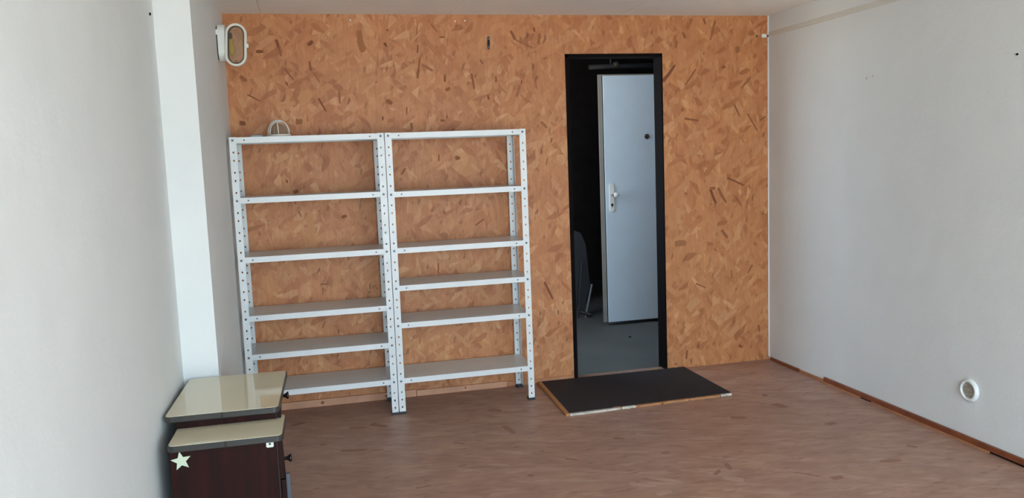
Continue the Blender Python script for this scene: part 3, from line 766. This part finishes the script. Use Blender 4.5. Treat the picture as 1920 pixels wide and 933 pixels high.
t = thing('cable_clip', 'small white clip with a dark nail at the top right corner of the board wall', 'clip', (3.29, 0, 2.116))
bm = bmesh.new(); prism(bm, rrect(-0.022, -0.011, 0.012, 0.011, 0.006), -0.012, 0, 'y'); obj('body', bm, M['plastic_white'], t, bevel=0.002)
bm = bmesh.new(); tube(bm, [(0.010, -0.006, 0.0), (0.028, -0.008, -0.002)], 0.006, 8); obj('cord_end', bm, M['rubber'], t)
bm = bmesh.new(); lathe(bm, [(0, 0.003), (0.006, 0.002), (0.007, 0)], (-0.052, 0, 0.0), (0, -1, 0), 10)
tag(obj('nail', loc(bm, (0, 0, 0)), M['rubber']), 'dark nail head in the board wall beside the white clip', 'nail').location = (3.29, 0, 2.115)
for nm, p, ax, r, lab in (('nail', (XN, -1.405, 1.995), (1, 0, 0), 0.006, 'dark nail in the left wall near the ceiling beside the pier'),
                     ('nail', (XR, -1.928, 1.753), (-1, 0, 0), 0.005, 'dark nail in the right wall, near the right edge of the photo')):
    bm = bmesh.new(); lathe(bm, [(0, 0.006), (r*0.8, 0.005), (r, 0.0)], (0, 0, 0), ax, 10)
    o = tag(obj(nm, bm, M['frame_dark']), lab, 'nail'); o.location = p
for y, z, lab in ((-0.966, 1.751, 'left of two faint filler marks high on the right wall'), (-1.017, 1.757, 'right of two faint filler marks high on the right wall')):
    bm = bmesh.new(); lathe(bm, [(0, 0.001), (0.004, 0.0008), (0.006, 0)], (0, 0, 0), (-1, 0, 0), 8)
    o = tag(obj('filler_mark', bm, M['filler']), lab, 'mark'); o.location = (XR, y, z)

t = thing('air_vent', 'round white air vent low on the right wall', 'vent', (XR, -1.721, 0.255))
bm = bmesh.new(); lathe(bm, [(0.036, 0.004), (0.038, 0.015), (0.044, 0.017), (0.050, 0.013), (0.053, 0.0)], (0, 0, 0), (-1, 0, 0), 32); obj('rim', bm, M['plastic_white'], t, smooth=True)
bm = bmesh.new(); lathe(bm, [(0, 0.003), (0.037, 0.003), (0.037, 0.0)], (0, 0, 0), (-1, 0, 0), 32); obj('backing', bm, M['vent_shadow'], t)
for k in range(-4, 5):
    z = k*0.0078; hw = math.sqrt(max(0, 0.0365**2-z*z))
    bm = bmesh.new(); prism(bm, [(-0.003, z-0.0025), (-0.010, z-0.0035), (-0.010, z+0.001), (-0.003, z+0.0025)], -hw, hw, 'y')
    obj('slat', bm, M['grille'], t)

# ------------------------------------------------------------------ door mat
t = thing('door_mat', 'dark brown carpet mat with a wooden left edge on the floor before the doorway', 'mat', (1.68, -0.02, 0))
o_ = (1.68, -0.02, 0)
bm = bmesh.new(); prism(bm, [(1.700, -0.016), (1.678, -0.69), (2.686, -0.640), (2.694, -0.016)], 0.0, 0.009)
obj('backing_board', loc(bm, o_), M['mat_ply'], t)
random.seed(3)
front = []
N = 40
for i in range(N+1):
    f = i/N
    x = 1.700+f*(2.690-1.700); y = -0.672+f*(0.036)
    front.append((x, y+random.uniform(-0.002, 0.003)+(0.014 if i in (11, 12) else 0)))
bm = bmesh.new(); prism(bm, front+[(2.692, -0.018), (1.728, -0.018)], 0.009, 0.013)
obj('carpet', loc(bm, o_), M['mat'], t)
bm = bmesh.new(); prism(bm, [(1.706, -0.014), (1.675, -0.695), (1.700, -0.692), (1.729, -0.014)], 0.0, 0.015)
obj('wooden_edge', loc(bm, o_), M['mat_ply'], t, bevel=0.003)
for a, c in ((0.0, 0.30), (0.31, 0.39), (0.41, 0.55), (0.56, 0.72), (0.73, 0.92), (0.93, 1.0)):
    pts = []
    n = 8
    for i in range(n+1):
        f = a+(c-a)*i/n; pts.append((1.702+f*0.985, -0.690+f*0.038+random.uniform(-0.005, 0.003)))
    for i in range(n, -1, -1):
        f = a+(c-a)*i/n; pts.append((1.702+f*0.985, -0.6745+f*0.036))
    bm = bmesh.new(); prism(bm, pts, 0.0, 0.0095+random.uniform(0, 0.002))
    obj('torn_backing', loc(bm, o_), M['mat_backing'] if a < 0.4 or a > 0.9 else M['mat_ply'], t)

# ------------------------------------------------------------------ bedside cabinet
t = thing('bedside_cabinet', 'dark brown bedside cabinet with stepped cream tops and a star sticker, against the left wall', 'cabinet', (0.09, -1.7, 0))
o_ = (0.09, -1.7, 0)
def cab(name, bm, mat, parent=t, **k):
    return obj(name, loc(bm, o_), mat, parent, **k)
Z1, Z2 = 0.510, 0.560
# lower body with side panels, plinth
cab('body', prism(bmesh.new(), [(-0.088, -2.028), (0.250, -2.028), (0.211, -1.36), (-0.088, -1.36)], 0.04, Z1-0.022), M['mahogany'], bevel=0.002)
cab('joint', prism(bmesh.new(), [(0.246, -2.022), (0.2545, -2.022), (0.216, -1.37), (0.205, -1.37)], 0.05, Z1-0.03), M['knob'])
cab('joint', prism(bmesh.new(), [(0.240, -1.845), (0.248, -1.845), (0.236, -1.375), (0.228, -1.375)], Z1, Z2-0.024), M['knob'])
cab('plinth', bx(-0.07, -2.00, 0.0, 0.235, -1.38, 0.04), M['knob'])
def top(name, x0, y0, x1, y1, z, rz):
    g = bmesh.new(); prism(g, rrect(x0, y0, x1, y1, 0.022), z-0.022, z-0.0015)
    R = Matrix.Rotation(rz, 4, 'Z'); c = Vector(((x0+x1)/2, (y0+y1)/2, 0))
    X = Matrix.Translation(c) @ R @ Matrix.Translation(-c)
    bmesh.ops.transform(g, matrix=X, verts=g.verts)
    e = cab(name, g, M['edge_band'], bevel=0.002)
    g = bmesh.new(); prism(g, rrect(x0+0.004, y0+0.004, x1-0.004, y1-0.004, 0.019), z-0.003, z)
    bmesh.ops.transform(g, matrix=X, verts=g.verts)
    cab('laminate', g, M['laminate'], e)
    g = bx((x0+x1)/2-0.004, y0-0.0008, z-0.021, (x0+x1)/2+0.004, y0+0.003, z-0.001)
    bmesh.ops.transform(g, matrix=X, verts=g.verts)
    cab('edge_joint', g, M['knob'], e)
    return e
top('lower_top', -0.092, -2.042, 0.276, -1.80, Z1, RAD(-1.0))
top('upper_top', -0.120, -1.872, 0.266, -1.345, Z2, RAD(-1.5))
g = prism(bmesh.new(), [(-0.090, -1.850), (0.244, -1.850), (0.232, -1.37), (-0.090, -1.37)], Z1, Z2-0.022)
prism(g, [(-0.088, -1.80), (0.236, -1.80), (0.211, -1.37), (-0.088, -1.37)], Z1-0.023, Z1)
cab('upper_box', g, M['mahogany'])
# fronts on the side facing the room, with a narrow joint to the body
ud = cab('drawer', prism(bmesh.new(), [(0.2465, -1.848), (0.262, -1.848), (0.250, -1.372), (0.2345, -1.372)], Z1+0.001, Z2-0.0235), M['mahogany'], bevel=0.002)
ld = cab('drawer', prism(bmesh.new(), [(0.2535, -2.026), (0.2705, -2.026), (0.232, -1.365), (0.2150, -1.365)], 0.352, Z1-0.026), M['mahogany'], bevel=0.002)
dr = bmesh.new(); box(dr, 0.0, 0.0, 0.05, 0.017, 0.66, 0.347)
bmesh.ops.transform(dr, matrix=Matrix.Translation((0.2155, -1.365, 0)) @ Matrix.Rotation(RAD(3.6), 4, 'Z') @ Matrix.Translation((0, -0.66, 0)), verts=dr.verts)
cd = cab('door', dr, M['mahogany'], bevel=0.002)
KN = [(0.006, 0), (0.006, 0.010), (0.008, 0.014), (0.014, 0.022), (0.0145, 0.025), (0.012, 0.027), (0, 0.028)]
g = bmesh.new(); lathe(g, KN, (0.256, -1.63, 0.530), (1, 0, 0), 16); cab('knob', g, M['knob'], ud, smooth=True)
g = bmesh.new(); lathe(g, KN, (0.2660, -1.955, 0.397), (1, 0, 0), 16); cab('knob', g, M['knob'], ld, smooth=True)
g = bmesh.new(); box(g, 0.266, -1.95, 0.10, 0.282, -1.935, 0.338); cab('door_edge_glint', g, M['edge_glint_grey'], cd, bevel=0.002)  # grey-blue bar stands for the light caught on the door's edge
star = []
for k in range(10):
    a = PI/2+k*PI/5+0.12; r = 0.033 if k % 2 == 0 else 0.0145
    star.append((-0.053+r*math.cos(a), 0.455+r*math.sin(a)))
g = bmesh.new(); prism(g, star, -2.0295, -2.028, 'y'); cab('star_sticker', g, M['glow_sticker'], label='pale five-pointed star sticker')
g = bmesh.new(); prism(g, rrect(0.217, 0.467, 0.241, 0.491, 0.005), -2.0295, -2.028, 'y'); sq = cab('square_sticker', g, M['sticker_white'], label='small white square sticker with a dark dot')
g = bmesh.new(); prism(g, [(0.229+0.004*math.cos(k*PI/4), 0.479+0.004*math.sin(k*PI/4)) for k in range(8)], -2.0300, -2.0292, 'y'); cab('dot', g, M['ink'], sq)
